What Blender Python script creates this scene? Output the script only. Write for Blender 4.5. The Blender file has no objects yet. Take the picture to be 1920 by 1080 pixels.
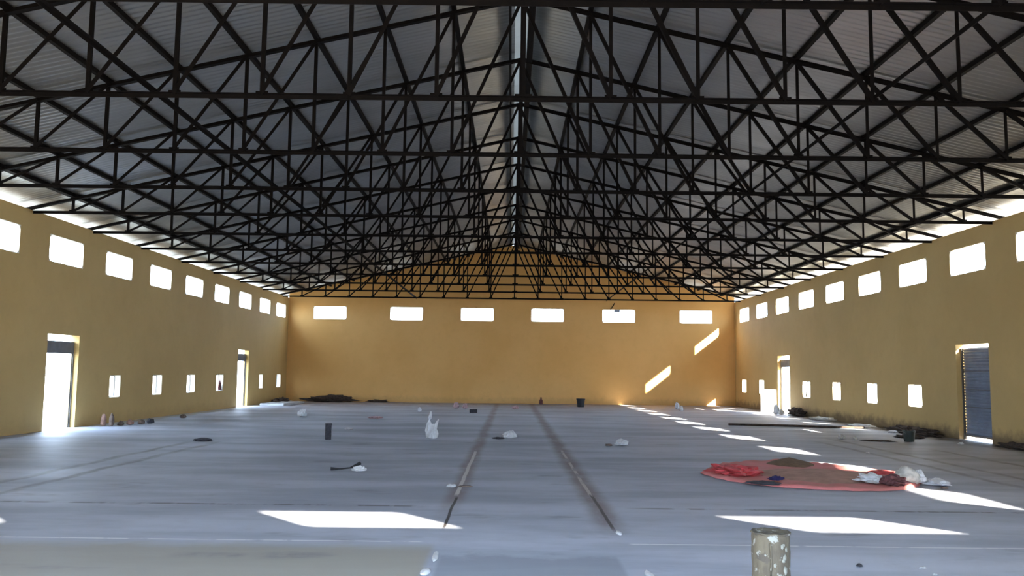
import bpy, bmesh, math, random
from mathutils import Vector, Matrix, noise
random.seed(7)
SC = bpy.context.scene
COL = SC.collection

# ------------------------------------------------------------ dimensions
XW, WT = 11.78, 0.22          # inner half width of the hall, wall thickness
YB, YF = 45.0, 2.6            # inner faces of the back and the front wall
WTOP = 5.44                   # top of the side walls
RZ, SL = 8.39, 0.23           # ridge height of the sheet, roof slope
XR = 0.13                     # the ridge sits a little right of the hall's axis
PAN = 1.215                   # truss panel width
BCH = 5.39                    # bottom chord height

# ------------------------------------------------------------ helpers
def tag(o, label=None, cat=None, group=None, kind=None):
    if label: o['label'] = label
    if cat: o['category'] = cat
    if group: o['group'] = group
    if kind: o['kind'] = kind
    return o

def link(name, bm, mat, parent=None, smooth=False, recalc=True):
    if recalc:
        bmesh.ops.recalc_face_normals(bm, faces=bm.faces)
    me = bpy.data.meshes.new(name)
    bm.to_mesh(me); bm.free()
    if smooth:
        for p in me.polygons: p.use_smooth = True
    me.materials.append(mat)
    o = bpy.data.objects.new(name, me)
    COL.objects.link(o)
    if parent: o.parent = parent
    return o

def empty(name, loc=(0, 0, 0), rz=0):
    o = bpy.data.objects.new(name, None)
    o.empty_display_size = 0.2
    o.location = loc; o.rotation_euler = (0, 0, rz)
    COL.objects.link(o)
    return o

def box(bm, x0, x1, y0, y1, z0, z1):
    v = [bm.verts.new((x, y, z)) for x in (x0, x1) for y in (y0, y1) for z in (z0, z1)]
    for f in ((0, 1, 3, 2), (4, 6, 7, 5), (0, 4, 5, 1), (2, 3, 7, 6), (0, 2, 6, 4), (1, 5, 7, 3)):
        bm.faces.new([v[i] for i in f])

def sweep(bm, p0, p1, prof, side):
    """extrude a closed 2D profile from p0 to p1; side = direction of the profile's first axis"""
    p0 = Vector(p0); p1 = Vector(p1)
    d = (p1 - p0).normalized()
    u = Vector(side); u = (u - d * u.dot(d)).normalized()
    w = d.cross(u)
    a = [bm.verts.new(p0 + u * s + w * t) for s, t in prof]
    b = [bm.verts.new(p1 + u * s + w * t) for s, t in prof]
    n = len(prof)
    for i in range(n):
        j = (i + 1) % n
        bm.faces.new((a[i], a[j], b[j], b[i]))
    bm.faces.new(a[::-1]); bm.faces.new(b)

def angle(w, t=0.008):       # L section centred roughly on its heel/toe box
    h = w / 2
    return [(-h, -h), (h, -h), (h, -h + t), (-h + t, -h + t), (-h + t, h), (-h, h)]

def tee(w, h, t=0.01):       # two angles back to back
    return [(-w/2, h/2 - t), (-t/2, h/2 - t), (-t/2, -h/2), (t/2, -h/2), (t/2, h/2 - t), (w/2, h/2 - t), (w/2, h/2), (-w/2, h/2)]

def channel(w, h, t=0.006):
    return [(-w/2, -h/2), (w/2, -h/2), (w/2, -h/2 + t), (-w/2 + t, -h/2 + t), (-w/2 + t, h/2 - t), (w/2, h/2 - t), (w/2, h/2), (-w/2, h/2)]

def tube(bm, pts, r, n=8, caps=True):
    rings = []
    for i, p in enumerate(pts):
        p = Vector(p)
        a = Vector(pts[max(i-1, 0)]); b = Vector(pts[min(i+1, len(pts)-1)])
        d = (b - a).normalized()
        u = d.cross(Vector((0, 0, 1)))
        if u.length < 1e-3: u = Vector((1, 0, 0))
        u.normalize(); w = d.cross(u)
        rr = r[i] if isinstance(r, (list, tuple)) else r
        rings.append([bm.verts.new(p + u*math.cos(2*math.pi*k/n)*rr + w*math.sin(2*math.pi*k/n)*rr) for k in range(n)])
    for a, b in zip(rings, rings[1:]):
        for k in range(n):
            bm.faces.new((a[k], a[(k+1) % n], b[(k+1) % n], b[k]))
    if caps:
        bm.faces.new(rings[0][::-1]); bm.faces.new(rings[-1])

def lathe(bm, prof, n=24, c=(0, 0, 0)):
    c = Vector(c); rings = []
    for r, z in prof:
        rings.append([bm.verts.new(c + Vector((r*math.cos(2*math.pi*k/n), r*math.sin(2*math.pi*k/n), z))) for k in range(n)])
    for a, b in zip(rings, rings[1:]):
        for k in range(n):
            bm.faces.new((a[k], a[(k+1) % n], b[(k+1) % n], b[k]))
    bm.faces.new(rings[0][::-1]); bm.faces.new(rings[-1])

def fbm(p, o=4):
    return noise.fractal(Vector(p), 1.0, 2.0, o)

# ------------------------------------------------------------ node materials
def new_mat(name):
    m = bpy.data.materials.new(name); m.use_nodes = True
    nt = m.node_tree
    b = nt.nodes['Principled BSDF']
    return m, nt, b

class G:
    """tiny shader graph helper"""
    def __init__(s, nt): s.nt = nt
    def n(s, t, **k):
        x = s.nt.nodes.new(t)
        for a, v in k.items(): setattr(x, a, v)
        return x
    def put(s, sock, v):
        if hasattr(v, 'links') or hasattr(v, 'is_linked'): s.nt.links.new(v, sock)
        else: sock.default_value = v
    def math(s, op, a, b=None, c=None, clamp=False):
        x = s.n('ShaderNodeMath', operation=op, use_clamp=clamp)
        s.put(x.inputs[0], a)
        if b is not None: s.put(x.inputs[1], b)
        if c is not None: s.put(x.inputs[2], c)
        return x.outputs[0]
    def ramp(s, v, a, b, c=0.0, d=1.0):
        x = s.n('ShaderNodeMapRange', interpolation_type='SMOOTHSTEP')
        for i, q in enumerate((v, a, b, c, d)): s.put(x.inputs[i], q)
        return x.outputs[0]
    def mix(s, f, a, b):
        x = s.n('ShaderNodeMix', data_type='RGBA')
        s.put(x.inputs[0], f); s.put(x.inputs[6], a); s.put(x.inputs[7], b)
        return x.outputs[2]
    def noise(s, vec, scale, detail=4, rough=0.55):
        x = s.n('ShaderNodeTexNoise')
        s.put(x.inputs['Vector'], vec); x.inputs['Scale'].default_value = scale
        x.inputs['Detail'].default_value = detail; x.inputs['Roughness'].default_value = rough
        return x.outputs[0]
    def scaled(s, vec, sc):
        x = s.n('ShaderNodeMapping'); s.put(x.inputs[0], vec); x.inputs['Scale'].default_value = sc
        return x.outputs[0]

def c4(r, g, b): return (r, g, b, 1.0)

def simple(name, col, rough=0.8, metal=0.0, var=0.25, scale=8.0, col2=None, bump=0.0):
    m, nt, b = new_mat(name); g = G(nt)
    tc = g.n('ShaderNodeTexCoord')
    nz = g.noise(tc.outputs['Object'], scale, 5, 0.6)
    f = g.ramp(nz, 0.35, 0.65)
    dark = col2 or tuple(c*(1-var) for c in col)
    nt.links.new(g.mix(f, c4(*dark), c4(*col)), b.inputs['Base Color'])
    b.inputs['Roughness'].default_value = rough
    b.inputs['Metallic'].default_value = metal
    if bump:
        bp = g.n('ShaderNodeBump'); bp.inputs['Strength'].default_value = bump; bp.inputs['Distance'].default_value = 0.02
        nt.links.new(nz, bp.inputs['Height']); nt.links.new(bp.outputs[0], b.inputs['Normal'])
    return m

def wall_material(name, ca, cb, cs, dirt):
    m, nt, b = new_mat(name); g = G(nt)
    geo = g.n('ShaderNodeNewGeometry'); p = geo.outputs['Position']
    sx = g.n('ShaderNodeSeparateXYZ'); nt.links.new(p, sx.inputs[0])
    big = g.noise(p, 0.35, 4, 0.6); small = g.noise(p, 3.0, 5, 0.65)
    c = g.mix(g.ramp(big, 0.35, 0.65), c4(*ca), c4(*cb))
    c = g.mix(g.math('MULTIPLY', g.ramp(small, 0.45, 0.75), 0.25), c, c4(*cs))
    # splash of dirt at the foot of the wall
    h = g.math('SUBTRACT', sx.outputs[2], g.math('MULTIPLY', small, 0.55))
    c = g.mix(g.math('MULTIPLY', g.ramp(h, 0.15, -0.2), dirt), c, c4(0.10, 0.065, 0.04))
    nt.links.new(c, b.inputs['Base Color'])
    b.inputs['Roughness'].default_value = 0.75
    bp = g.n('ShaderNodeBump'); bp.inputs['Strength'].default_value = 0.25; bp.inputs['Distance'].default_value = 0.01
    nt.links.new(small, bp.inputs['Height']); nt.links.new(bp.outputs[0], b.inputs['Normal'])
    return m

def floor_material():
    m, nt, b = new_mat('trowelled concrete'); g = G(nt)
    geo = g.n('ShaderNodeNewGeometry'); p = geo.outputs['Position']
    sx = g.n('ShaderNodeSeparateXYZ'); nt.links.new(p, sx.inputs[0])
    X, Y = sx.outputs[0], sx.outputs[1]
    fine = g.noise(p, 2.2, 6, 0.65)
    streak = g.noise(g.scaled(p, (0.22, 0.75, 1)), 1.0, 5, 0.6)
    wob = g.math('MULTIPLY', g.math('SUBTRACT', g.noise(p, 0.9, 3), 0.5), 0.16)
    brk = g.noise(g.scaled(p, (2.2, 0.6, 1)), 2.0, 4, 0.6)
    c = g.mix(g.ramp(streak, 0.34, 0.66), c4(0.295, 0.32, 0.385), c4(0.42, 0.455, 0.54))  # broad streaks put the sheen of the uneven floor into its colour
    c = g.mix(g.math('MULTIPLY', g.ramp(fine, 0.45, 0.8), 0.35), c, c4(0.26, 0.27, 0.30))
    def band(v, ctr, w0, w1, wobble=wob):
        d = g.math('ABSOLUTE', g.math('SUBTRACT', g.math('ADD', v, wobble), ctr))
        return g.ramp(d, w0, w1, 1.0, 0.0)
    def within(v, a, bb, s):
        return g.math('MULTIPLY', g.ramp(v, a-s, a+s), g.ramp(v, bb-s, bb+s, 1.0, 0.0))
    def lay(c, col, *fs):
        f = fs[0]
        for q in fs[1:]: f = g.math('MULTIPLY', f, q)
        return g.mix(f, c, col)
    # slabs near the gate: sandy one on the left, darker patch between the joints
    near = g.ramp(g.math('ADD', Y, g.math('MULTIPLY', fine, 0.5)), 8.1, 8.5, 1.0, 0.0)
    c = lay(c, c4(0.29, 0.27, 0.22), near, g.ramp(X, -0.66, -0.74, 0.0, 1.0), 0.85)
    c = lay(c, c4(0.19, 0.21, 0.245), g.ramp(g.math('ADD', Y, fine), 8.0, 8.3, 1.0, 0.0), within(X, -0.6, 0.95, 0.03), 0.7)
    # brown dust towards the far end and along the right wall; paler strip along the left
    c = lay(c, c4(0.22, 0.17, 0.15), g.ramp(Y, 28.0, 46.0, 0.0, 0.75), g.ramp(fine, 0.3, 0.6, 0.5, 1.0))
    c = lay(c, c4(0.10, 0.07, 0.05), g.ramp(g.math('ADD', X, g.math('MULTIPLY', fine, 0.9)), 11.3, 11.9), 0.8)
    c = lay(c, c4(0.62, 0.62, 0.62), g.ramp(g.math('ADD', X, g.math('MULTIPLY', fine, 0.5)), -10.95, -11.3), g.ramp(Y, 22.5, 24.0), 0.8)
    # the two long joints with rusty dirt and mortar
    c = lay(c, c4(0.17, 0.115, 0.10), band(X, -0.70, 0.03, 0.20), g.ramp(Y, 9.0, 12.0), g.ramp(brk, 0.25, 0.55, 0.4, 0.75))
    c = lay(c, c4(0.15, 0.105, 0.09), band(X, 1.07, 0.03, 0.24), g.ramp(Y, 8.6, 9.6), g.ramp(brk, 0.25, 0.55, 0.45, 0.8))
    thin = g.math('MULTIPLY', wob, 0.25)
    c = lay(c, c4(0.03, 0.025, 0.025), band(X, -0.68, 0.012, 0.022, thin), within(Y, 9.0, 11.2, 0.1))
    c = lay(c, c4(0.05, 0.04, 0.04), band(X, 1.08, 0.014, 0.026, thin), within(Y, 9.0, 11.6, 0.2))
    c = lay(c, c4(0.55, 0.52, 0.50), band(X, -0.70, 0.022, 0.034, thin), within(Y, 11.4, 17.6, 0.15))
    c = lay(c, c4(0.42, 0.38, 0.36), band(X, 1.07, 0.018, 0.03, thin), within(Y, 11.3, 18.0, 0.3), g.ramp(brk, 0.4, 0.5))
    # cross joints
    side = g.math('MAXIMUM', g.ramp(X, -0.80, -0.86, 0.0, 1.0), g.ramp(X, 1.12, 1.18))
    c = lay(c, c4(0.66, 0.67, 0.68), band(Y, 8.27, 0.010, 0.030, thin), side, g.ramp(brk, 0.36, 0.5, 0.15, 0.9))
    c = lay(c, c4(0.12, 0.12, 0.13), band(Y, 10.42, 0.025, 0.07, thin), g.ramp(brk, 0.40, 0.55, 0.1, 0.85), g.math('MAXIMUM', g.ramp(X, -0.9, -1.3), g.ramp(X, 1.3, 1.8)))
    # wheel tracks
    for x0, y0, y1 in ((-6.5, 9, 19), (-7.1, 11, 19), (7.55, 12.5, 21), (8.2, 13, 22), (9.4, 14, 19)):
        c = lay(c, c4(0.16, 0.16, 0.17), band(X, x0, 0.03, 0.13, g.math('MULTIPLY', wob, 1.6)), within(Y, y0, y1, 1.0), g.ramp(brk, 0.3, 0.6, 0.25, 0.75))
    # damp spots
    c = lay(c, c4(0.12, 0.12, 0.14), within(X, -2.85, -2.3, 0.18), within(Y, 7.50, 7.66, 0.09), g.ramp(fine, 0.35, 0.6, 0.2, 0.8))
    c = lay(c, c4(0.12, 0.12, 0.14), within(X, -2.15, -1.65, 0.15), within(Y, 7.48, 7.70, 0.10), g.ramp(fine, 0.35, 0.6, 0.2, 0.8))
    c = lay(c, c4(0.14, 0.14, 0.16), g.ramp(g.noise(g.scaled(p, (0.7, 1.6, 1)), 1.0, 4, 0.6), 0.60, 0.74, 0.0, 0.55))
    nt.links.new(c, b.inputs['Base Color'])
    nt.links.new(g.ramp(streak, 0.3, 0.7, 0.68, 0.52), b.inputs['Roughness'])
    bp = g.n('ShaderNodeBump'); bp.inputs['Strength'].default_value = 0.15; bp.inputs['Distance'].default_value = 0.01
    nt.links.new(fine, bp.inputs['Height']); nt.links.new(bp.outputs[0], b.inputs['Normal'])
    return m

def sheet_material():
    m, nt, b = new_mat('galvanised roof sheet'); g = G(nt)
    geo = g.n('ShaderNodeNewGeometry'); p = geo.outputs['Position']
    nz = g.noise(g.scaled(p, (0.25, 1.4, 1)), 1.0, 4, 0.6)
    nt.links.new(g.mix(g.ramp(nz, 0.35, 0.65), c4(0.40, 0.395, 0.375), c4(0.45, 0.445, 0.425)), b.inputs['Base Color'])
    b.inputs['Metallic'].default_value = 0.85
    nt.links.new(g.ramp(nz, 0.3, 0.7, 0.46, 0.36), b.inputs['Roughness'])
    return m

def translucent_sheet():
    m, nt, b = new_mat('milky fibreglass'); g = G(nt)
    geo = g.n('ShaderNodeNewGeometry')
    nz = g.noise(g.scaled(geo.outputs['Position'], (1, 0.9, 1)), 1.0, 3, 0.6)
    col = g.mix(g.ramp(nz, 0.35, 0.7), c4(0.008, 0.009, 0.0088), c4(0.036, 0.040, 0.039))
    tr = g.n('ShaderNodeBsdfTranslucent'); nt.links.new(col, tr.inputs[0])
    df = g.n('ShaderNodeBsdfDiffuse'); df.inputs[0].default_value = c4(0.4, 0.42, 0.42)
    ad = g.n('ShaderNodeAddShader')
    nt.links.new(tr.outputs[0], ad.inputs[0]); nt.links.new(df.outputs[0], ad.inputs[1])
    nt.links.new(ad.outputs[0], nt.nodes['Material Output'].inputs[0])
    return m

M = {}
M['wall'] = wall_material('ochre plaster', (0.56, 0.385, 0.145), (0.62, 0.43, 0.168), (0.51, 0.335, 0.12), 0.12)
M['wallr'] = wall_material('ochre plaster with muddy foot', (0.56, 0.385, 0.145), (0.62, 0.43, 0.168), (0.51, 0.335, 0.12), 0.75)
M['wallb'] = wall_material('ochre plaster in warm bounce', (0.76, 0.43, 0.135), (0.82, 0.48, 0.165), (0.68, 0.37, 0.11), 0.2)  # same ochre, warmed and brightened in colour for the bounced light
M['lining'] = simple('cream window reveal', (0.86, 0.82, 0.72), 0.8, 0, 0.06, 3)  # cream, kept pale to paint in the glare on the reveals
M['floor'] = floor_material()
M['sheet'] = sheet_material()
M['cap'] = translucent_sheet()
M['steel'] = simple('dark painted steel', (0.0055, 0.0038, 0.0036), 0.7, 0.0, 0.4, 6)
for _n in M['steel'].node_tree.nodes:
    if _n.type == 'BSDF_PRINCIPLED': _n.inputs['Specular IOR Level'].default_value = 0.12
M['frame'] = simple('grey window steel', (0.16, 0.15, 0.14), 0.6, 0.2)
M['shutter'] = simple('blue grey shutter steel', (0.26, 0.31, 0.40), 0.5, 0.1, 0.2, 2)
M['rollbox'] = simple('grey shutter box steel', (0.17, 0.18, 0.20), 0.55, 0.1, 0.2, 3)
M['earth'] = simple('dark earth', (0.075, 0.050, 0.038), 0.95, 0, 0.5, 9, bump=0.6)
M['ground'] = simple('pale dry soil', (0.36, 0.325, 0.275), 0.95, 0, 0.2, 0.5)
M['tarp'] = simple('faded red tarpaulin', (0.62, 0.19, 0.185), 0.7, 0, 0.25, 2.5, col2=(0.50, 0.175, 0.155), bump=0.2)
M['tarpbright'] = simple('bright red tarpaulin', (0.62, 0.08, 0.09), 0.6, 0, 0.3, 6)
M['grain'] = simple('brown grain', (0.17, 0.105, 0.062), 0.95, 0, 0.3, 14, bump=0.6)
M['sand'] = simple('spread grain', (0.43, 0.24, 0.185), 0.95, 0, 0.25, 5, bump=0.4)
M['white'] = simple('white plastic', (0.72, 0.73, 0.76), 0.55, 0, 0.2, 7)
M['sack'] = simple('cream woven sack', (0.62, 0.60, 0.55), 0.8, 0, 0.3, 10)
M['maroon'] = simple('dark maroon cloth', (0.15, 0.055, 0.06), 0.9, 0, 0.4, 10)
M['navy'] = simple('navy cloth', (0.025, 0.02, 0.11), 0.9, 0, 0.3, 10)
M['pink'] = simple('pale pink plastic', (0.62, 0.42, 0.44), 0.6, 0, 0.2, 8)
M['black'] = simple('black rubber', (0.02, 0.02, 0.024), 0.7, 0, 0.3, 8)
M['dgrey'] = simple('dark grey block', (0.06, 0.06, 0.075), 0.9, 0, 0.4, 20)
M['stone'] = simple('grey brown stone', (0.22, 0.16, 0.13), 0.9, 0, 0.5, 9)
M['pstone'] = simple('pinkish broken brick', (0.42, 0.25, 0.20), 0.9, 0, 0.5, 9)
M['mortar'] = simple('white mortar', (0.50, 0.51, 0.53), 0.9, 0, 0.15, 9)
M['bucket'] = simple('dark green plastic', (0.022, 0.035, 0.03), 0.5, 0, 0.3, 6)
M['board'] = simple('white board', (0.80, 0.78, 0.74), 0.7, 0, 0.1, 3)

def post_material():
    m, nt, b = new_mat('plaster spattered post'); g = G(nt)
    tc = g.n('ShaderNodeTexCoord'); p = tc.outputs['Object']
    n1 = g.noise(g.scaled(p, (9, 9, 3)), 1.0, 5, 0.65); n2 = g.noise(p, 22, 4, 0.6); n3 = g.noise(p, 16, 3, 0.5)
    c = g.mix(g.ramp(n1, 0.35, 0.65), c4(0.028, 0.021, 0.012), c4(0.055, 0.045, 0.027))
    c = g.mix(g.ramp(n3, 0.60, 0.66), c, c4(0.03, 0.024, 0.016))
    c = g.mix(g.ramp(n2, 0.60, 0.64), c, c4(0.13, 0.13, 0.115))
    nt.links.new(c, b.inputs['Base Color']); b.inputs['Roughness'].default_value = 0.85
    bp = g.n('ShaderNodeBump'); bp.inputs['Strength'].default_value = 0.5; bp.inputs['Distance'].default_value = 0.01
    nt.links.new(n2, bp.inputs['Height']); nt.links.new(bp.outputs[0], b.inputs['Normal'])
    return m
M['post'] = post_material()

# ------------------------------------------------------------ walls with real openings
def wall_cells(bm, u0, u1, z0, z1, opens, t0, t1, place):
    """solid slab from u0..u1, z0..z1 with rectangular holes; t0 inner and t1 outer face"""
    us = sorted({u0, u1, *[o[0] for o in opens], *[o[1] for o in opens]})
    zs = sorted({z0, z1, *[o[2] for o in opens], *[o[3] for o in opens]})
    def solid(i, j):
        if i < 0 or j < 0 or i >= len(us)-1 or j >= len(zs)-1: return False
        cu = (us[i]+us[i+1])/2; cz = (zs[j]+zs[j+1])/2
        return not any(o[0] < cu < o[1] and o[2] < cz < o[3] for o in opens)
    V = {}
    def v(i, j, k):
        key = (i, j, k)
        if key not in V: V[key] = bm.verts.new(place(us[i], (t0, t1)[k], zs[j]))
        return V[key]
    for i in range(len(us)-1):
        for j in range(len(zs)-1):
            if not solid(i, j): continue
            for k in (0, 1):
                bm.faces.new((v(i, j, k), v(i+1, j, k), v(i+1, j+1, k), v(i, j+1, k)))
            if not solid(i-1, j): bm.faces.new((v(i, j, 0), v(i, j+1, 0), v(i, j+1, 1), v(i, j, 1)))
            if not solid(i+1, j): bm.faces.new((v(i+1, j, 0), v(i+1, j+1, 0), v(i+1, j+1, 1), v(i+1, j, 1)))
            if not solid(i, j-1): bm.faces.new((v(i, j, 0), v(i+1, j, 0), v(i+1, j, 1), v(i, j, 1)))
            if not solid(i, j+1): bm.faces.new((v(i, j+1, 0), v(i+1, j+1, 0), v(i+1, j+1, 1), v(i, j+1, 1)))

pX = lambda sx: (lambda u, t, z: (sx*t, u, z))
pY = lambda u, t, z: (u, t, z)

UZ0, UZ1, UW = 4.30, 5.00, 1.74
LZ0, LZ1 = 0.74, 1.40
L_up = [19.35 + 3.05*i for i in range(8)] + [43.55]
R_up = [18.9 + 3.03*i for i in range(9)]
R_up_hidden = [4.82, 8.3, 11.8, 15.5]
L_up_hidden = [4.1, 7.15, 10.2, 13.25, 16.3]
B_up = [-9.60, -5.56, -1.82, 1.90, 5.66, 9.74]
F_up = [-9.6, -5.2, -0.45, 4.28, 9.50]
L_low = [(19.25, 0.8), (25.57, 0.70), (28.62, 0.75), (31.62, 0.80), (34.75, 0.85), (40.45, 0.6), (43.5, 0.75)]
R_low = [(25.05, 0.85), (28.02, 0.78), (31.08, 0.78), (34.25, 0.90), (40.35, 0.8), (43.35, 0.8)]
DZ = 2.47
L_doors = [(21.72, 23.32), (36.95, 38.45)]
R_doors = [(21.10, 22.66), (36.25, 37.85)]

def opens_for(ups, lows, doors):
    o = [(y-UW/2, y+UW/2, UZ0, UZ1) for y in ups]
    o += [(y-w/2, y+w/2, LZ0, LZ1) for y, w in lows]
    o += [(a, b, 0.0, DZ) for a, b in doors]
    return o

def gable(bm, t0, t1):
    pts = [(-XW, WTOP), (XW, WTOP), (XW, RZ-SL*(XW-XR)-0.02), (XR, RZ-0.02), (-XW, RZ-SL*(XW+XR)-0.02)]
    a = [bm.verts.new((x, t0, z)) for x, z in pts]; b = [bm.verts.new((x, t1, z)) for x, z in pts]
    bm.faces.new(a); bm.faces.new(b)
    for i in range(5):
        if i == 0: continue
        j = (i+1) % 5
        bm.faces.new((a[i], a[j], b[j], b[i]))

bm = bmesh.new(); wall_cells(bm, YF-0.22, YB+0.22, 0, WTOP, opens_for(L_up+L_up_hidden, L_low, L_doors), -XW, -XW-WT, pX(1))
tag(link('wall_left', bm, M['wall']), 'long ochre plastered left wall with high windows and two doorways', 'wall', kind='structure')
bm = bmesh.new(); wall_cells(bm, YF-0.22, YB+0.22, 0, WTOP, opens_for(R_up+R_up_hidden, R_low, R_doors), XW, XW+WT, pX(1))
tag(link('wall_right', bm, M['wallr']), 'long ochre plastered right wall with high windows, one shuttered and one open doorway', 'wall', kind='structure')
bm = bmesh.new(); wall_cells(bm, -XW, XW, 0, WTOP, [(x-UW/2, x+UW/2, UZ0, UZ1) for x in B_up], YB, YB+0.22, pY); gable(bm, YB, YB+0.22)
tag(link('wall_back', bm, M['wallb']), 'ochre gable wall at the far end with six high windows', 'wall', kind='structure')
bm = bmesh.new(); wall_cells(bm, -XW, XW, 0, WTOP, [(x-UW/2, x+UW/2, UZ0, UZ1) for x in F_up] + [(-3.4, 3.0, 0, 2.81)], YF, YF-0.22, pY); gable(bm, YF, YF-0.22)
tag(link('wall_front', bm, M['wall']), 'ochre gable wall with the wide gate the photograph is taken through', 'wall', kind='structure')

bm = bmesh.new(); box(bm, -XW-WT, XW+WT, YF-3.6, YB+0.22, -0.12, 0.0)
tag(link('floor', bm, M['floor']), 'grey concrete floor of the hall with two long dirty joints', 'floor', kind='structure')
bm = bmesh.new(); box(bm, -150, 150, -120, 200, -0.5, -0.125)
tag(link('ground', bm, M['ground']), 'pale dry ground outside the hall', 'ground', kind='structure')

# ------------------------------------------------------------ window linings; bloom round the openings is shaped in as rounded corners
def rring(bm, u0, u1, z0, z1, m, r, t0, t1, place, n=4):
    """ring: rectangular outside, rounded rectangle inside"""
    inner = []
    for cu, cz, a0 in ((u1-m-r, z1-m-r, 0), (u0+m+r, z1-m-r, 90), (u0+m+r, z0+m+r, 180), (u1-m-r, z0+m+r, 270)):
        for k in range(n+1):
            a = math.radians(a0 + 90*k/n); inner.append((cu + r*math.cos(a), cz + r*math.sin(a)))
    corners = [(u1, z1), (u0, z1), (u0, z0), (u1, z0)]
    per = n+1
    I = [[bm.verts.new(place(u, t, z)) for u, z in inner] for t in (t0, t1)]
    O = [[bm.verts.new(place(u, t, z)) for u, z in corners] for t in (t0, t1)]
    N = len(inner)
    for i in range(N):
        j = (i+1) % N
        bm.faces.new((I[0][i], I[0][j], I[1][j], I[1][i]))
        for s in (0, 1):
            if i // per == j // per:
                bm.faces.new((I[s][i], I[s][j], O[s][i // per]))
            else:
                bm.faces.new((I[s][i], I[s][j], O[s][j // per], O[s][i // per]))
    for i in range(4):
        j = (i+1) % 4
        bm.faces.new((O[0][i], O[0][j], O[1][j], O[1][i]))

wn = 0
ordw = ['nearest', 'second', 'third', 'fourth', 'fifth', 'sixth', 'seventh', 'eighth', 'ninth', 'tenth', 'eleventh', 'twelfth', 'thirteenth']
def add_window(cu, w, z0, z1, t_in, t_out, place, label, group, r, m, frame=False):
    global wn; wn += 1
    bm = bmesh.new(); e = 0.002
    s = 1 if t_out > t_in else -1
    rring(bm, cu-w/2+e, cu+w/2-e, z0+e, z1-e, m, r, t_in+s*0.006, t_out-s*0.02, place)
    o = link('window_%d' % wn, bm, M['lining'])
    tag(o, label, 'window', group, 'structure')
    if frame:
        bm = bmesh.new()
        rring(bm, cu-w/2+m, cu+w/2-m, z0+m, z1-m, 0.025, 0.02, t_out-s*0.05, t_out-s*0.025, place)
        f = link('window_frame', bm, M['frame'], o)
    return o

for i, y in enumerate(L_up):
    add_window(y, UW, UZ0, UZ1, -XW, -XW-WT, pX(1), 'blown-out high window of the left wall, %s one in view from the camera' % ordw[i], 'high windows of the left wall', 0.12, 0.012)
for i, y in enumerate(R_up):
    add_window(y, UW, UZ0, UZ1, XW, XW+WT, pX(1), 'blown-out high window of the right wall, %s one in view from the camera' % ordw[i], 'high windows of the right wall', 0.12, 0.012)
for i, x in enumerate(B_up):
    add_window(x, UW, UZ0, UZ1, YB, YB+0.22, pY, 'wide high window of the far gable wall, %s from the left' % ['first', 'second', 'third', 'fourth', 'fifth', 'sixth'][i], 'high windows of the far wall', 0.10, 0.012)
for i, (y, w) in enumerate(L_low):
    add_window(y, w, LZ0, LZ1, -XW, -XW-WT, pX(1), 'small low window of the left wall, %s one from the camera' % ordw[i], 'low windows of the left wall', 0.07, 0.01, True)
for i, (y, w) in enumerate(R_low):
    add_window(y, w, LZ0, LZ1, XW, XW+WT, pX(1), 'small bright low window of the right wall, %s one from the camera' % ordw[i], 'low windows of the right wall', 0.07, 0.01, True)

# ------------------------------------------------------------ doors: roller box, guide rails, curtain
def roller_door(n, sx, a, b, label, closed):
    e = empty('door_%d' % n, (sx*(XW+WT/2), (a+b)/2, 0))
    tag(e, label, 'door', kind='structure')
    w = (b-a)/2 - 0.004
    o0, o1 = 0.02*sx, (WT/2-0.01)*sx         # the outer half of the reveal
    lo, hi = min(o0, o1), max(o0, o1)
    bm = bmesh.new(); box(bm, lo, hi, -w, w, 1.98, 2.30)
    for z in (2.06, 2.14, 2.22): box(bm, -0.002*sx + (lo if sx > 0 else hi) - 0.004, -0.002*sx + (lo if sx > 0 else hi) + 0.004, -w+0.02, w-0.02, z-0.006, z+0.006)
    if not closed: link('roller_box', bm, M['rollbox'], e)
    else: bm.free()
    top = 1.98 if not closed else 2.38
    for s in (-1, 1):
        bm = bmesh.new()
        sweep(bm, (0.035*sx, s*(w-0.025), 0.0), (0.035*sx, s*(w-0.025), top), channel(0.045, 0.045, 0.006), (0, -s, 0))
        link('guide_rail', bm, M['frame'], e)
    if closed:
        bm = bmesh.new()
        rows = []; z = 0.13; k = 0
        while z <= 2.385:
            rows.append((0.075*sx - sx*0.012*(1 if k % 2 else -1), z)); z += 0.0375; k += 1
        y0, y1 = -w+0.004, w-0.004
        A = [bm.verts.new((x, y0, z)) for x, z in rows]; B = [bm.verts.new((x, y1, z)) for x, z in rows]
        C = [bm.verts.new((x+sx*0.004, y0, z)) for x, z in rows]; D = [bm.verts.new((x+sx*0.004, y1, z)) for x, z in rows]
        for i in range(len(rows)-1):
            bm.faces.new((A[i], A[i+1], B[i+1], B[i])); bm.faces.new((C[i], D[i], D[i+1], C[i+1]))
        link('shutter_curtain', bm, M['shutter'], e)
        bm = bmesh.new(); box(bm, 0.045*sx if sx > 0 else 0.105*sx, 0.105*sx if sx > 0 else 0.045*sx, y0, y1, 0.085, 0.135)
        link('bottom_bar', bm, M['frame'], e)
        for zz in (1.30, 1.78, 0.85):
            bm = bmesh.new(); box(bm, 0.05*sx-0.006, 0.05*sx+0.006, y0+0.02, y1-0.02, zz-0.015, zz+0.015)
            link('shutter_slat', bm, M['rollbox'], e)
    return e
roller_door(1, -1, *L_doors[0], 'open doorway in the left wall nearest the camera, grey roller box under a bright slot', False)
roller_door(2, -1, *L_doors[1], 'open doorway far down the left wall, grey roller box above', False)
roller_door(3, 1, *R_doors[0], 'tall doorway in the right wall closed by a blue-grey ribbed shutter', True)
roller_door(4, 1, *R_doors[1], 'glaring open doorway far down the right wall', False)

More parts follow.
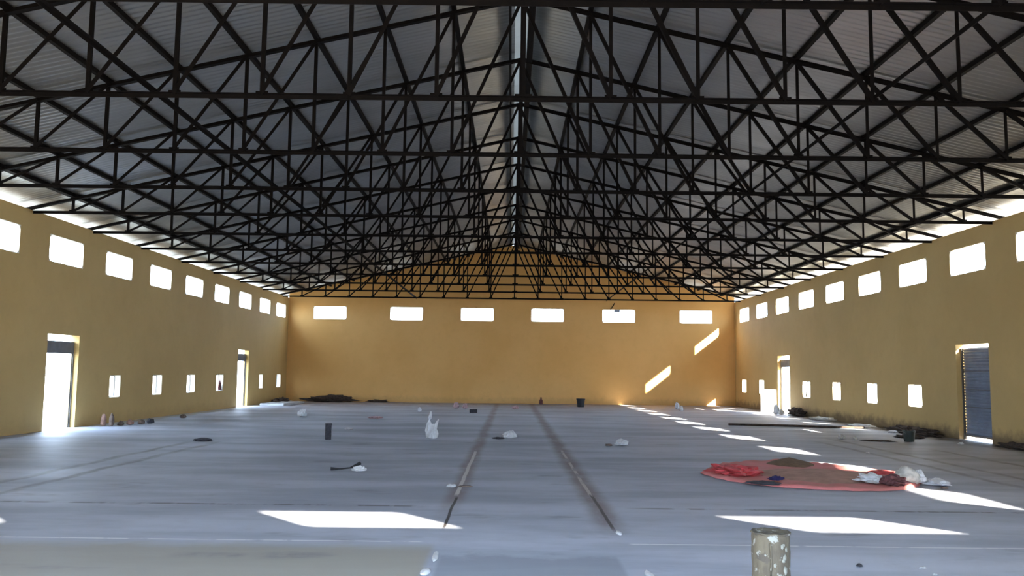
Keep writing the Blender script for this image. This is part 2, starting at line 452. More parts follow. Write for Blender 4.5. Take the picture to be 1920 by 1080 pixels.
# ------------------------------------------------------------ roof sheets
def roof(name, sx, x_in, label):
    bm = bmesh.new()
    xs = [x_in + (12.62-x_in)*i/6 for i in range(7)]
    prof = [(0.15*i/8, 0.017 + 0.014*math.sin(2*math.pi*i/8)) for i in range(9)]
    ys = []
    y = 1.95
    while y < YB+0.6:
        for dy, dz in prof[:-1]: ys.append((y+dy, dz-0.017))
        y += 0.15
    rows = []
    for x in xs:
        rows.append([bm.verts.new((XR + sx*x, yy, RZ - SL*x + dz + 0.004*noise.noise(Vector((x*0.7*sx, yy*0.35, 3))))) for yy, dz in ys])
    for a, b in zip(rows, rows[1:]):
        for i in range(len(ys)-1):
            f = (a[i], a[i+1], b[i+1], b[i])
            bm.faces.new(f if sx > 0 else f[::-1])
    o = link(name, bm, M['sheet'], smooth=True, recalc=False)
    md = o.modifiers.new('thickness', 'SOLIDIFY'); md.thickness = 0.003; md.offset = 1
    return tag(o, label, 'ceiling', kind='structure')
roof('ceiling_left', -1, 0.13, 'left slope of the corrugated grey metal roof seen from below')
roof('ceiling_right', 1, 0.12, 'right slope of the corrugated grey metal roof with warm glints')

bm = bmesh.new()
capx = [(-0.16, RZ-0.015), (0.11, RZ+0.09), (0.42, RZ-0.01)]
ya = 1.95
seg = 0
while ya < YB+0.5:
    yb = min(ya+3.04, YB+0.55)
    r0 = [bm.verts.new((x, ya, z+0.02)) for x, z in capx]; r1 = [bm.verts.new((x, yb, z+0.028)) for x, z in capx]
    for i in (0, 1): bm.faces.new((r0[i], r0[i+1], r1[i+1], r1[i]))
    ya += 3.0
o = link('ridge_cap', bm, M['cap'])
md = o.modifiers.new('thickness', 'SOLIDIFY'); md.thickness = 0.003
tag(o, 'pale translucent ridge strip letting light in along the top of the roof', 'roof ridge', kind='structure')

# ------------------------------------------------------------ trusses
TY = [8.45, 11.56, 14.63, 17.62, 20.67, 23.70, 26.82, 30.12, 33.42, 36.75, 40.15, 43.75]
def tz(x): return RZ - SL*abs(x) - 0.145         # centre of the top chord
def part(name, t, p0, p1, prof, side):
    bm = bmesh.new(); sweep(bm, p0, p1, prof, side); return link(name, bm, M['steel'], t)
def make_truss():
    t = empty('roof_truss')
    for s in (-1, 1):
        part('top_chord', t, (0, 0, tz(0)), (s*12.4, 0, tz(12.4)), tee(0.10, 0.08), (0, 1, 0))
    part('bottom_chord', t, (-XW-XR+0.01, 0, BCH), (XW-XR-0.01, 0, BCH), tee(0.10, 0.07), (0, 1, 0))
    for k in range(-9, 10):
        x = k*PAN
        part('vertical_strut', t, (x, 0.012, BCH), (x, 0.012, tz(x)-0.02), angle(0.054), (0, 1, 0))
        bm = bmesh.new(); w = 0.085 if k else 0.12
        box(bm, x-w, x+w, -0.006, 0.002, BCH-0.025, BCH+0.075)
        link('gusset_plate', bm, M['steel'], t)
    for s in (-1, 1):
        for k in range(0, 9):
            part('diagonal_strut', t, (s*k*PAN, -0.02, tz(k*PAN)-0.02), (s*(k+1)*PAN, -0.02, BCH+0.02), angle(0.060), (0, 1, 0))
    return t
T0 = make_truss()
place = ['with its bottom chord along the top edge of the photo', 'crossing the upper part of the photo']
def copy_tree(o, parent=None):
    c = o.copy(); COL.objects.link(c)
    if parent: c.parent = parent
    for ch in [q for q in o.children]: copy_tree(ch, c)
    return c
onum = ['nearest', 'second', 'third', 'fourth', 'fifth', 'sixth', 'seventh', 'eighth', 'ninth', 'tenth', 'eleventh', 'farthest']
trs = [T0] + [copy_tree(T0) for _ in TY[1:]]
for i, (t, y) in enumerate(zip(trs, TY)):
    t.location = (XR, y, 0)
    lab = {0: 'dark steel roof truss nearest the camera, bottom chord along the top edge of the photo',
           11: 'dark steel roof truss farthest from the camera, close to the back gable'}.get(i, 'dark steel roof truss spanning the hall, %s one counted from the camera' % onum[i])
    tag(t, lab, 'roof truss', 'steel trusses under the roof')

# ------------------------------------------------------------ purlins and ties
def run(name, x, z, prof, label, group, cat, side=(1, 0, 0), y0=YF+0.01, y1=YB-0.01):
    bm = bmesh.new(); sweep(bm, (0, y0, 0), (0, y1, 0), prof, side)
    o = link(name, bm, M['steel']); o.location = (x, 0, z)
    return tag(o, label, cat, group)
pord = ['first', 'second', 'third', 'fourth', 'fifth', 'sixth', 'seventh', 'eighth', 'ninth']
for s, sd in ((-1, 'left'), (1, 'right')):
    for k in range(1, 10):
        x = k*PAN
        big = k == 9
        h = 0.085
        zc = RZ - SL*x - 0.022 - h/2 - 0.006
        lab = 'dark purlin under the %s roof slope, %s one down from the ridge' % (sd, pord[k-1])
        if big: lab = 'thick lowest purlin under the %s roof slope, just inside the wall' % sd
        run('roof_purlin', XR + s*x, zc, channel(0.075 if not big else 0.15, h), lab, 'purlins under the %s roof slope' % sd, 'purlin', (s, 0, 0))
run('ridge_purlin', -0.09, RZ-0.14, channel(0.05, 0.085), 'thin dark purlin along the left side of the bright ridge strip', 'purlins beside the ridge', 'purlin')
run('ridge_purlin', 0.315, RZ-0.16, channel(0.12, 0.10), 'broad black purlin along the right side of the bright ridge strip', 'purlins beside the ridge', 'purlin')
for s, sd in ((-1, 'left'), (1, 'right')):
    run('longitudinal_tie', s*5.02, BCH+0.065, angle(0.06), 'long dark tie bar running over the bottom chords on the %s side' % sd, 'tie bars over the bottom chords', 'tie bar')

# ------------------------------------------------------------ sun, sky
sun_dir = Vector((-1.28, 1.50, -1.0)).normalized()
sun = bpy.data.lights.new('sun', 'SUN'); sun.energy = 34.0; sun.angle = math.radians(0.8); sun.color = (1.0, 0.90, 0.74)
so = bpy.data.objects.new('sun', sun); COL.objects.link(so)
so.rotation_euler = sun_dir.to_track_quat('-Z', 'Y').to_euler(); so.location = (20, -20, 25)
w = bpy.data.worlds.new('sky'); SC.world = w; w.use_nodes = True
nt = w.node_tree; bg = nt.nodes['Background']
bg.inputs['Color'].default_value = (0.60, 0.77, 1.0, 1); bg.inputs['Strength'].default_value = 9.0

# ------------------------------------------------------------ camera
cd = bpy.data.cameras.new('camera'); cd.sensor_width = 36; cd.lens = 1600*36/1920; cd.clip_end = 500
cam = bpy.data.objects.new('camera', cd); COL.objects.link(cam); SC.camera = cam
th = math.atan(159/1600); r = math.radians(0.65)
right0 = Vector((1, 0, 0)); up0 = Vector((0, -math.sin(th), math.cos(th))); fwd = Vector((0, math.cos(th), math.sin(th)))
rt = right0*math.cos(r) + up0*math.sin(r); up = up0*math.cos(r) - right0*math.sin(r)
mm = Matrix((rt, up, -fwd)).transposed().to_4x4(); mm.translation = Vector((0, 0, 1.6))
cam.matrix_world = mm
vs = SC.view_settings
vs.view_transform = 'Standard'; vs.look = 'None'; vs.gamma = 1; vs.use_curve_mapping = False; vs.exposure = 1.12
# ------------------------------------------------------------ things lying about on the floor
def lump(name, loc, size, mat, seed, rough=0.35, sub=3, flat=True, rz=0.0, parent=None, freq=2.0, ridge=False):
    """crumpled or stony lump resting on the floor; size = full x, y, z"""
    bm = bmesh.new(); bmesh.ops.create_icosphere(bm, subdivisions=sub, radius=1.0)
    for v in bm.verts:
        n = v.co.normalized(); q = n*freq + Vector((seed*7.3, seed*3.1, seed))
        d = noise.noise(q) + 0.5*noise.noise(q*2.3)
        if ridge: d = (abs(noise.noise(q))*1.6 - 0.35) + 0.8*abs(noise.noise(q*2.1)) - 0.2
        co = n*(1 + rough*d)
        if flat and co.z < 0: co.z *= 0.25
        v.co = co
    xs = [v.co.x for v in bm.verts]; ys = [v.co.y for v in bm.verts]; zs = [v.co.z for v in bm.verts]
    cx, cy = (max(xs)+min(xs))/2, (max(ys)+min(ys))/2
    for v in bm.verts:
        v.co = Vector(((v.co.x-cx)*size[0]/(max(xs)-min(xs)), (v.co.y-cy)*size[1]/(max(ys)-min(ys)), (v.co.z-min(zs))*size[2]/(max(zs)-min(zs))))
    o = link(name, bm, mat, parent, smooth=not ridge)
    o.location = loc; o.rotation_euler = (0, 0, rz)
    return o

# post in the foreground
M['lime'] = simple('grey lime spatter', (0.12, 0.12, 0.10), 0.9, 0, 0.3, 20)
e = empty('round_post', (1.475, 4.93, 0))
tag(e, 'short round weathered post spattered with white plaster, in the foreground at the bottom edge', 'post')
bm = bmesh.new(); n = 40
prof = [(0.103, 0.0), (0.104, 0.04)] + [(0.105 + 0.0015*math.sin(i*2.1), 0.04 + 0.62*i/14) for i in range(1, 15)] + [(0.106, 0.70), (0.104, 0.722), (0.097, 0.728), (0.090, 0.715), (0.05, 0.712), (0.01, 0.713)]
lathe(bm, prof, n)
for v in bm.verts:
    a = math.atan2(v.co.y, v.co.x); rr = math.hypot(v.co.x, v.co.y)
    k = 1 + 0.018*noise.noise(Vector((math.cos(a)*1.5, math.sin(a)*1.5, v.co.z*3))) + 0.03*noise.noise(Vector((math.cos(a)*4, math.sin(a)*4, v.co.z*9)))*(rr > 0.09)
    v.co.x *= k; v.co.y *= k
link('post_body', bm, M['post'], e, smooth=True)
bm = bmesh.new()
tube(bm, [(-0.031 + 0.002*math.sin(i*1.7), -0.1035, 0.02 + i*0.047) for i in range(15)], 0.006, 6)
link('post_seam', bm, M['post'], e, smooth=True)
bm = bmesh.new()
pts = [(0.1045*math.cos(2*math.pi*k/28), 0.1045*math.sin(2*math.pi*k/28), 0.722 + 0.003*math.sin(k*1.9)) for k in range(29)]
tube(bm, pts, 0.006, 6, False)
link('post_rim', bm, M['post'], e, smooth=True)
for k, (a, z, s) in enumerate([(-62, 0.60, 0.016), (-70, 0.66, 0.013), (-55, 0.64, 0.012), (-78, 0.50, 0.012), (-60, 0.53, 0.018), (-80, 0.43, 0.022), (-50, 0.47, 0.012), (-95, 0.56, 0.010), (-66, 0.585, 0.013), (-100, 0.40, 0.012)]):
    aa = math.radians(a)
    bm = bmesh.new(); bmesh.ops.create_icosphere(bm, subdivisions=2, radius=1)
    for v in bm.verts: v.co = v.co*(1 + 0.5*noise.noise(v.co*1.8 + Vector((k*5, 0, 0))))
    for v in bm.verts: v.co = Vector((v.co.x*0.005, v.co.y*s*0.8, v.co.z*s*1.3))
    p = link('plaster_splash', bm, M['lime'], e, smooth=True)
    p.location = (0.104*math.cos(aa), 0.104*math.sin(aa), z); p.rotation_euler = (0, 0, aa)

# red tarpaulin with grain
outline = [(3.10, 14.15), (3.45, 14.95), (3.85, 15.55), (4.4, 16.0), (5.0, 16.2), (5.45, 15.9), (5.72, 15.35), (5.95, 14.95), (6.2, 14.55), (6.45, 14.1), (6.4, 13.4), (6.0, 12.75), (5.6, 12.35), (5.25, 12.2), (4.96, 12.16), (4.54, 12.23), (4.2, 12.34), (3.93, 12.46), (3.6, 12.75), (3.35, 13.1), (3.2, 13.5)]
tc = Vector((4.95, 14.2, 0))
def outline_at(a):
    """distance from the centre to the tarp's edge in direction a"""
    best = None; d = Vector((math.cos(a), math.sin(a), 0))
    for i in range(len(outline)):
        p = Vector((*outline[i], 0)) - tc; q = Vector((*outline[(i+1) % len(outline)], 0)) - tc
        e2 = q - p; den = d.x*e2.y - d.y*e2.x
        if abs(den) < 1e-9: continue
        t = (p.x*e2.y - p.y*e2.x)/den; s = (p.x*d.y - p.y*d.x)/den
        if t > 0 and -1e-6 <= s <= 1+1e-6: best = t if best is None else max(best, t)
    return best or 1.0
def tarp_h(x, y, k):
    z = 0.022 + 0.018*noise.noise(Vector((x*1.6, y*1.6, 0))) + 0.010*noise.noise(Vector((x*5, y*5, 2)))
    rim = max(0.0, (k-0.82)/0.18)
    z += rim*(0.020 + 0.045*abs(noise.noise(Vector((x*3.1, y*3.1, 5)))))
    return max(z, 0.008)
bm = bmesh.new(); NA, NR = 150, 34
c0 = bm.verts.new((0, 0, tarp_h(tc.x, tc.y, 0))); rings = []
for j in range(1, NR+1):
    k = j/NR; ring = []
    for i in range(NA):
        a = 2*math.pi*i/NA; R = outline_at(a)*k*(1 + (0.02*noise.noise(Vector((i*0.4, 1, 1)))*k))
        x, y = math.cos(a)*R, math.sin(a)*R
        z = tarp_h(tc.x+x, tc.y+y, k) if j < NR else 0.006
        ring.append(bm.verts.new((x, y, z)))
    rings.append(ring)
for i in range(NA): bm.faces.new((c0, rings[0][i], rings[0][(i+1) % NA]))
for a, b in zip(rings, rings[1:]):
    for i in range(NA): bm.faces.new((a[i], b[i], b[(i+1) % NA], a[(i+1) % NA]))
t = link('tarpaulin', bm, M['tarp'], smooth=True); t.location = tc
md = t.modifiers.new('thickness', 'SOLIDIFY'); md.thickness = 0.004; md.offset = 1
tag(t, 'faded red tarpaulin spread on the concrete floor on the right', 'tarpaulin')
g1 = lump('tarp_fold', (3.62-tc.x, 14.05-tc.y, 0.006), (0.95, 1.5, 0.17), M['tarpbright'], 3, 0.45, 4, parent=t, freq=2.4, ridge=True)
tag(g1, 'bright red bunched-up corner')
g2 = lump('tarp_fold', (6.1-tc.x, 14.2-tc.y, 0.006), (0.5, 0.5, 0.08), M['tarpbright'], 9, 0.45, 3, parent=t, freq=2.4, ridge=True)
def mound(name, cx, cy, rx, ry, h, mat, seed, base=0.03, p=1.6):
    bm = bmesh.new(); NA, NR = 64, 18; rings = []
    top = bm.verts.new((0, 0, h + base))
    for j in range(1, NR+1):
        k = j/NR; ring = []
        for i in range(NA):
            a = 2*math.pi*i/NA
            w = 1 + 0.22*noise.noise(Vector((math.cos(a)*1.3+seed, math.sin(a)*1.3, seed)))
            x, y = math.cos(a)*rx*k*w, math.sin(a)*ry*k*w
            z = h*(1-k)**p*(1 + 0.0*k) + base*(1 - k**6) + 0.06*h*noise.noise(Vector((x*6, y*6, seed)))*(1-k)
            if j == NR: z = 0.012
            ring.append(bm.verts.new((x, y, max(z, 0.012))))
        rings.append(ring)
    for i in range(NA): bm.faces.new((top, rings[0][i], rings[0][(i+1) % NA]))
    for a, b in zip(rings, rings[1:]):
        for i in range(NA): bm.faces.new((a[i], b[i], b[(i+1) % NA], a[(i+1) % NA]))
    bm.faces.new(rings[-1][::-1])
    o = link(name, bm, mat, smooth=True); o.location = (cx, cy, 0)
    return o
tag(mound('spread_grain', 4.95, 13.85, 1.05, 1.05, 0.03, M['sand'], 2, 0.05, 1.0), 'thin reddish brown layer of grain spread over the middle of the red tarpaulin', 'grain', kind='stuff')
tag(mound('grain_heap', 4.98, 15.45, 0.46, 0.42, 0.11, M['grain'], 5, 0.045, 1.0), 'dark brown heap of grain at the back of the red tarpaulin', 'grain heap', kind='stuff')
tag(lump('cloth', (3.98, 12.98, 0.045), (0.30, 0.16, 0.07), M['navy'], 12, 0.5, 3, rz=0.4, ridge=True), 'small navy blue rag on the left end of the red tarpaulin', 'rag')
tag(lump('cloth', (3.72, 12.68, 0.02), (0.62, 0.28, 0.05), M['dgrey'], 13, 0.5, 3, rz=-0.5, ridge=True), 'dark grey crumpled cloth along the front left edge of the red tarpaulin', 'cloth')
tag(lump('plastic_sheet', (5.38, 12.95, 0.035), (0.52, 0.62, 0.13), M['white'], 14, 0.55, 4, rz=-0.3, ridge=True), 'crumpled white plastic sheet on the right part of the red tarpaulin', 'plastic sheet')
tag(lump('cloth', (5.60, 12.68, 0.03), (0.42, 0.55, 0.17), M['maroon'], 15, 0.4, 4, rz=0.2, ridge=True), 'dark maroon crumpled cloth between the white plastic sheet and the cream sack', 'cloth')
e = empty('sack', (5.94, 12.95, 0.02), 0.15)
tag(e, 'full cream woven sack slumped at the right end of the red tarpaulin', 'sack')
lump('sack_body', (0, 0, 0), (0.36, 0.42, 0.27), M['sack'], 16, 0.16, 4, parent=e)
p = lump('sack_mouth', (0.15, -0.05, 0.02), (0.20, 0.26, 0.20), M['white'], 17, 0.45, 3, parent=e, ridge=True); tag(p, 'bunched white plastic mouth')
tag(lump('plastic_sheet', (6.38, 13.0, 0.0), (0.42, 0.5, 0.10), M['white'], 18, 0.5, 3, ridge=True), 'white plastic sheet glaring in the sun patch right of the cream sack', 'plastic sheet')
tag(lump('stone', (6.28, 12.55, 0.0), (0.11, 0.07, 0.035), M['stone'], 19, 0.2, 2), 'small brown stone in the sun patch right of the cream sack', 'stone')

# tall plastic carrier bag
e = empty('carrier_bag', (-1.88, 20.75, 0), 0.1)
tag(e, 'tall white plastic carrier bag with both handles standing up, left of the long joint', 'plastic bag')
bm = bmesh.new(); lathe(bm, [(0.07, 0.0), (0.13, 0.03), (0.145, 0.12), (0.125, 0.22), (0.09, 0.30), (0.05, 0.36)], 28)
for v in bm.verts:
    n_ = noise.noise(Vector((v.co.x*14, v.co.y*14, v.co.z*7)))
    v.co.x *= 1 + 0.3*n_; v.co.y *= 0.7 + 0.3*n_
link('bag_body', bm, M['white'], e)
bm = bmesh.new(); tube(bm, [(-0.03, 0, 0.26), (-0.075, 0, 0.38), (-0.06, 0.01, 0.50), (-0.04, 0, 0.60), (-0.035, 0, 0.66)], [0.065, 0.055, 0.045, 0.03, 0.008], 8); link('bag_handle', bm, M['white'], e)
bm = bmesh.new(); tube(bm, [(0.05, 0, 0.22), (0.085, 0, 0.32), (0.11, -0.01, 0.40), (0.15, 0, 0.47)], [0.055, 0.042, 0.03, 0.008], 8); link('bag_handle', bm, M['white'], e)
bm = bmesh.new(); tube(bm, [(-0.10, 0, 0.05), (-0.13, 0, 0.20), (-0.10, 0, 0.36), (-0.06, 0, 0.48)], [0.03, 0.045, 0.035, 0.01], 8); link('bag_fold', bm, M['white'], e)

# upright grey block
e = empty('concrete_block', (-4.27, 20.25, 0), 0.25)
tag(e, 'dark grey hollow block standing on end, alone on the left of the floor', 'block')
bm = bmesh.new()
box(bm, -0.07, 0.07, -0.09, 0.09, 0, 0.36)
bmesh.ops.bevel(bm, geom=bm.edges[:], offset=0.008, segments=2, affect='EDGES')
link('block_body', bm, M['dgrey'], e)
bm = bmesh.new(); box(bm, -0.072, 0.082, -0.092, 0.092, 0.335, 0.37); bmesh.ops.bevel(bm, geom=bm.edges[:], offset=0.006, segments=1, affect='EDGES'); link('block_lip', bm, M['dgrey'], e)
bm = bmesh.new(); box(bm, 0.069, 0.075, -0.088, 0.088, 0.02, 0.32); p = link('block_side', bm, M['mortar'], e); tag(p, 'pale mortar-smeared side')

tag(lump('stone', (-6.9, 19.4, 0), (0.42, 0.34, 0.07), M['dgrey'], 21, 0.3, 3, ridge=True), 'flat dark piece of rubble lying alone on the left of the floor', 'rubble')
tag(lump('stone', (2.97, 7.42, 0), (0.055, 0.05, 0.028), M['black'], 22, 0.2, 2), 'small black stone on the floor right of the foreground post', 'stone')

# twig and bag
bm = bmesh.new(); tube(bm, [(-0.28, -0.03, 0.022), (-0.14, 0.0, 0.02), (0.02, 0.03, 0.035), (0.12, 0.10, 0.07), (0.17, 0.14, 0.10)], [0.03, 0.012, 0.012, 0.03, 0.03], 7)
o = link('broken_stick', bm, M['black'], smooth=True); o.location = (-2.62, 14.05, 0)
tag(o, 'dark broken stick beside a white rag, left of the long joint', 'stick')
BAGS = [
 ('plastic_bag', (-2.42, 13.93, 0), (0.26, 0.2, 0.09), 'white', 31, 'flat torn white plastic bag beside the dark broken stick', 'plastic bag'),
 ('plastic_bag', (-7.20, 29.8, 0), (0.34, 0.3, 0.28), 'white', 32, 'crumpled white plastic bag on the left, in front of the far left doorway', 'plastic bag'),
 ('plastic_bag', (-0.02, 21.3, 0), (0.36, 0.3, 0.20), 'white', 33, 'crumpled white plastic bag with dark flaps between the two long joints', 'plastic bag'),
 ('plastic_bag', (2.52, 19.5, 0), (0.36, 0.3, 0.15), 'white', 34, 'crumpled white plastic bag just right of the right-hand joint', 'plastic bag'),
 ('paper_scrap', (-4.60, 29.3, 0), (0.62, 0.4, 0.09), 'pink', 35, 'flat pale scrap lying beyond the grey upright block', 'scrap'),
 ('paper_scrap', (-4.45, 23.7, 0), (0.26, 0.2, 0.06), 'white', 36, 'small white scrap just behind the grey upright block', 'scrap'),
 ('plastic_bag', (-3.66, 34.7, 0), (0.16, 0.14, 0.19), 'white', 37, 'tiny pale bag behind the tall white carrier bag', 'plastic bag'),
 ('plastic_bag', (-2.42, 38.2, 0), (0.28, 0.24, 0.30), 'pink', 38, 'left one of two pinkish bags far off by the left-hand joint', 'plastic bag'),
 ('plastic_bag', (-2.02, 38.0, 0), (0.26, 0.24, 0.26), 'pink', 39, 'right one of two pinkish bags far off by the left-hand joint', 'plastic bag'),
 ('plastic_bag', (0.20, 38.3, 0), (0.36, 0.28, 0.17), 'pink', 40, 'low pale pink bag far off between the two long joints', 'plastic bag'),
 ('plastic_bag', (7.78, 40.2, 0), (0.24, 0.22, 0.34), 'white', 41, 'taller of two white bags near the far wall, right of the sun patches', 'plastic bag'),
 ('plastic_bag', (7.55, 38.1, 0), (0.18, 0.18, 0.24), 'white', 42, 'shorter of two white bags near the far wall, right of the sun patches', 'plastic bag'),
 ('plastic_bag', (8.52, 22.2, 0), (0.20, 0.18, 0.13), 'sack', 43, 'pale crumpled bag left of the dark bucket by the right wall', 'plastic bag'),
 ('plastic_bag', (8.78, 22.0, 0), (0.10, 0.10, 0.10), 'sack', 44, 'tiny pale scrap next to the crumpled bag left of the dark bucket', 'scrap'),
 ('paper_scrap', (7.52, 18.2, 0), (0.09, 0.10, 0.03), 'white', 45, 'tiny white chip on the floor in front of the right wall, beyond the red tarpaulin', 'scrap'),
 ('paper_scrap', (4.92, 11.35, 0), (0.07, 0.06, 0.02), 'mortar', 46, 'tiny pale chip in front of the red tarpaulin', 'scrap'),
 ('paper_scrap', (3.49, 7.38, 0), (0.08, 0.05, 0.015), 'mortar', 47, 'pale mortar chip right of the black stone, the farther of two', 'chip'),
 ('paper_scrap', (3.47, 7.14, 0), (0.06, 0.04, 0.015), 'mortar', 48, 'pale mortar chip right of the black stone, at the bottom edge of the photo', 'chip'),
 ('stone', (11.05, 24.9, 0), (0.30, 0.3, 0.08), 'white', 49, 'flat white scrap lying at the foot of the right wall', 'scrap'),
 ('plastic_sheet', (11.3, 27.7, 0), (0.55, 1.4, 0.10), 'white', 50, 'white plastic strip along the foot of the right wall, nearer one of two', 'plastic sheet'),
 ('plastic_sheet', (11.35, 31.4, 0), (0.45, 1.8, 0.16), 'sack', 51, 'pale plastic strip along the foot of the right wall, farther one of two', 'plastic sheet'),
 ('plastic_bag', (10.9, 20.9, 0), (0.16, 0.15, 0.06), 'white', 52, 'small white scrap on the floor in front of the shuttered doorway', 'scrap'),
]
for nm, loc, size, mk, sd, lab, cat in BAGS:
    tag(lump(nm, loc, size, M[mk], sd, 0.5, 3, ridge=True, rz=sd*0.7 % 0.6), lab, cat)
# dark flaps beside the middle bag
tag(lump('rag', (-0.30, 21.0, 0), (0.32, 0.22, 0.05), M['dgrey'], 53, 0.4, 3, ridge=True), 'flat dark rag touching the white bag between the two long joints', 'rag')
tag(lump('rag', (2.2, 19.3, 0), (0.18, 0.16, 0.05), M['stone'], 54, 0.4, 3, ridge=True), 'small dark rag left of the white bag by the right-hand joint', 'rag')

# buckets
def bucket(loc, r, h, mat, label, lid=False):
    e = empty('bucket', loc); tag(e, label, 'bucket')
    bm = bmesh.new(); lathe(bm, [(r*0.8, 0), (r*0.84, 0.01), (r, h*0.9), (r*1.08, h*0.9), (r*1.08, h), (r*0.97, h), (r*0.92, h*0.85), (r*0.74, 0.03), (0.01, 0.025)], 28)
    link('bucket_body', bm, mat, e, smooth=False)
    bm = bmesh.new(); tube(bm, [(r*1.06*math.cos(math.pi*k/12), -r*1.0*math.sin(math.pi*k/12)*0.75, h*0.93 - 0.5*r*math.sin(math.pi*k/12)) for k in range(13)], 0.006, 6)
    link('bucket_handle', bm, M['frame'], e)
    return e
bucket((3.37, 41.4, 0), 0.20, 0.40, M['black'], 'dark bucket standing near the far wall right of the long joints')
b = bucket((10.0, 21.65, 0), 0.14, 0.27, M['bucket'], 'dark green bucket standing in front of the right wall beside the shuttered doorway')
tag(lump('rag', (10.0, 21.66, 0.24), (0.22, 0.2, 0.16), M['earth'], 55, 0.5, 3, ridge=True), 'dark rag stuffed in the dark green bucket', 'rag')

e = empty('bottle', (1.56, 44.3, 0)); tag(e, 'small dark bottle standing on the floor against the far wall', 'bottle')
bm = bmesh.new(); lathe(bm, [(0.085, 0), (0.09, 0.02), (0.09, 0.20), (0.04, 0.27), (0.035, 0.31)], 20); link('bottle_body', bm, M['maroon'], e, smooth=True)
bm = bmesh.new(); lathe(bm, [(0.042, 0.31), (0.042, 0.35), (0.01, 0.352)], 16); link('bottle_cap', bm, M['black'], e)
bm = bmesh.new(); box(bm, -0.15, 0.15, -0.1, 0.1, 0, 0.14); bmesh.ops.bevel(bm, geom=bm.edges[:], offset=0.01, segments=2, affect='EDGES')
for v in bm.verts: v.co.z *= 1 + 0.12*noise.noise(v.co*9)
o = link('concrete_block', bm, M['dgrey']); o.location = (-1.48, 34.3, 0)
tag(o, 'low dark grey block lying left of the left-hand joint, far off', 'block')

# mortar left along the joints
def smear(loc, lx, ly, h, rz, sd, label, mat='mortar'):
    tag(lump('mortar_smear', loc, (lx, ly, h), M[mat], sd, 0.25, 3, rz=rz, freq=1.6), label, 'mortar')
smear((-0.640, 7.62, 0), 0.055, 0.42, 0.02, 0.03, 61, 'long white mortar smear at the near end of the left-hand joint')
smear((-0.665, 7.02, 0), 0.08, 0.22, 0.03, -0.1, 62, 'white mortar lump on the left-hand joint at the bottom edge of the photo')
smear((1.10, 8.78, 0), 0.05, 0.18, 0.03, 0.1, 63, 'small white mortar lump at the near end of the dark right-hand joint')
smear((1.125, 7.02, 0), 0.075, 0.32, 0.02, 0.05, 64, 'white mortar smear on the right-hand joint at the bottom edge of the photo')
smear((-0.82, 12.15, 0), 0.15, 0.16, 0.05, 0.1, 65, 'short white mortar piece lying across the left-hand joint')
smear((-0.62, 12.2, 0), 0.22, 0.12, 0.02, 0.1, 66, 'dark clod beside the white mortar piece on the left-hand joint', 'stone')

# pipe and earth ridges
bm = bmesh.new(); tube(bm, [(7.0, 27.7, 0.034), (8.6, 27.35, 0.034), (10.4, 26.75, 0.034), (10.9, 26.55, 0.034)], 0.034, 12)
bmesh.ops.recalc_face_normals(bm, faces=bm.faces)
o = link('steel_pipe', bm, M['earth'], smooth=True); tag(o, 'long dark pipe lying on the floor out from the right wall', 'pipe')
def ridge(cx, cy, lx, ly, h, sd, rz, label, mat='earth'):
    o = lump('earth_heap', (cx, cy, 0), (lx, ly, h), M[mat], sd, 0.55, 4, rz=rz, freq=2.2, ridge=True)
    tag(o, label, 'earth heap')
ridge(-9.25, 44.25, 3.3, 1.0, 0.40, 71, 0.0, 'long low heap of dark earth along the far wall in the left corner')
ridge(-6.9, 44.6, 1.3, 0.5, 0.16, 72, 0.0, 'small dark heap right of the long heap by the far wall')
ridge(-11.25, 42.0, 0.8, 3.6, 0.30, 73, 0.0, 'dark heap at the foot of the left wall beyond the far doorway')
ridge(11.45, 24.6, 0.6, 3.6, 0.22, 74, 0.0, 'dark earth along the foot of the right wall between bucket and low window')
ridge(10.6, 22.9, 0.7, 1.0, 0.10, 75, 0.4, 'flat dark earth behind the dark green bucket')
ridge(11.55, 19.6, 0.4, 2.2, 0.16, 76, 0.0, 'dark earth at the foot of the right wall nearest the camera, past the shutter')
ridge(11.5, 34.6, 0.5, 1.9, 0.36, 77, 0.0, 'dark heap at the foot of the right wall just before the open doorway')
ridge(9.2, 21.6, 0.9, 0.5, 0.04, 78, -0.3, 'flat dark patch of soil left of the dark green bucket')
for k, (x, y, sx_, sz, mk, lab) in enumerate([
    (-11.32, 24.0, 0.16, 0.34, 'pstone', 'upright broken brick by the left wall, the left one of two near the doorway'),
    (-11.10, 24.0, 0.15, 0.37, 'stone', 'upright broken brick by the left wall, the right one of two near the doorway'),
    (-10.98, 24.3, 0.18, 0.14, 'stone', 'low brown stone just right of the two upright bricks by the left wall'),
    (-10.85, 24.6, 0.2, 0.16, 'pstone', 'pinkish stone in the row by the left wall, second after the upright bricks'),
    (-10.70, 25.0, 0.2, 0.13, 'stone', 'brown stone in the row by the left wall, third after the upright bricks'),
    (-10.60, 25.4, 0.22, 0.15, 'dgrey', 'grey stone ending the row after the upright bricks by the left wall'),
    (-10.75, 28.3, 0.2, 0.14, 'stone', 'lone stone by the left wall under the second bright low window'),
    (11.15, 36.1, 0.3, 0.42, 'white', 'glaring white sack on the floor just right of the far right doorway'),
    (11.2, 35.6, 0.24, 0.24, 'sack', 'smaller pale sack at the foot of the wall right of the far right doorway')]):
    nm = 'sack' if 'sack' in lab else ('brick' if 'brick' in lab else 'stone')
    tag(lump(nm, (x, y, 0), (sx_, sx_*1.1, sz), M[mk], 80+k, 0.25, 3), lab, nm)
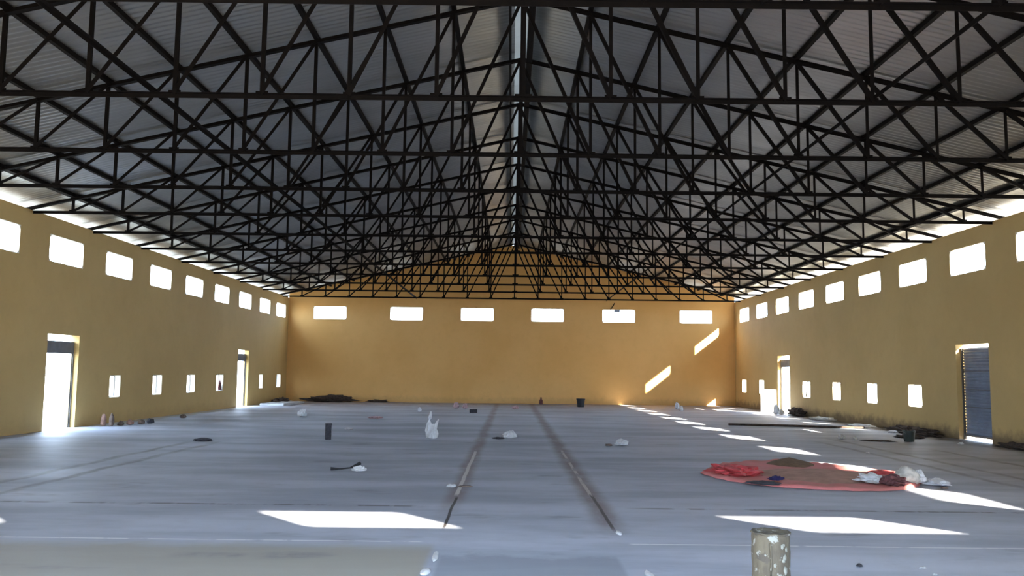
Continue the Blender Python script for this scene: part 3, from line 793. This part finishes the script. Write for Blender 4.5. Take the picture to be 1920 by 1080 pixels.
# white slabs near the far left doorway
bm = bmesh.new(); box(bm, -11.3, -10.2, 38.9, 42.6, 0, 0.10); bmesh.ops.subdivide_edges(bm, edges=bm.edges[:], cuts=5, use_grid_fill=True)
for v in bm.verts:
    if v.co.z > 0.01: v.co.z += 0.05*noise.noise(v.co*1.7)
    v.co.x += 0.12*noise.noise(v.co*1.1); v.co.y += 0.15*noise.noise(v.co*1.3 + Vector((3, 3, 3)))
    v.co.z = max(v.co.z, 0)
tag(link('plaster_slab', bm, M['mortar']), 'whitish slab of spilt plaster on the floor past the far left doorway', 'plaster')
# white board by the far right doorway
e = empty('board', (11.40, 38.0, 0), 0.0); tag(e, 'white board standing in glaring sun at the far right doorway', 'board')
bm = bmesh.new(); box(bm, -0.36, 0.36, -0.015, 0.015, 0.0, 1.0); bmesh.ops.bevel(bm, geom=bm.edges[:], offset=0.004, segments=1, affect='EDGES'); link('board_panel', bm, M['board'], e)
bm = bmesh.new()
for z in (0.06, 0.94): box(bm, -0.34, 0.34, 0.015, 0.045, z-0.03, z+0.03)
link('batten', bm, M['board'], e)
# rag on the sill of the fourth low window on the left, twigs on the right
tag(lump('rag', (-XW-0.08, 34.98, LZ0+0.012), (0.13, 0.34, 0.45), M['maroon'], 95, 0.4, 3, ridge=True), 'dark bundle of cloth on the sill of the low left window before the far doorway', 'rag')
tag(lump('rag', (XW+0.10, 34.45, LZ0+0.012), (0.12, 0.30, 0.26), M['sack'], 96, 0.4, 3, ridge=True), 'pale crumpled rag on the sill of the low right window before the far doorway', 'rag')
# bent strip hanging above the fifth far window
bm = bmesh.new(); tube(bm, [(5.44, YB+0.03, 5.34), (5.42, YB-0.03, 5.30), (5.34, YB-0.04, 5.16), (5.20, YB-0.05, 4.98)], 0.022, 6)
tag(link('bent_rod', bm, M['steel']), 'short bent rod sticking out of the far wall above the fifth window', 'rod')
bm = bmesh.new(); box(bm, 5.42, 5.72, YB+0.05, YB+0.09, 4.86, 4.985)
for v in bm.verts: v.co.x += 0.1*(v.co.z-4.9)
tag(link('plate_scrap', bm, M['shutter']), 'small grey plate stuck in the top of the fifth far window', 'plate')
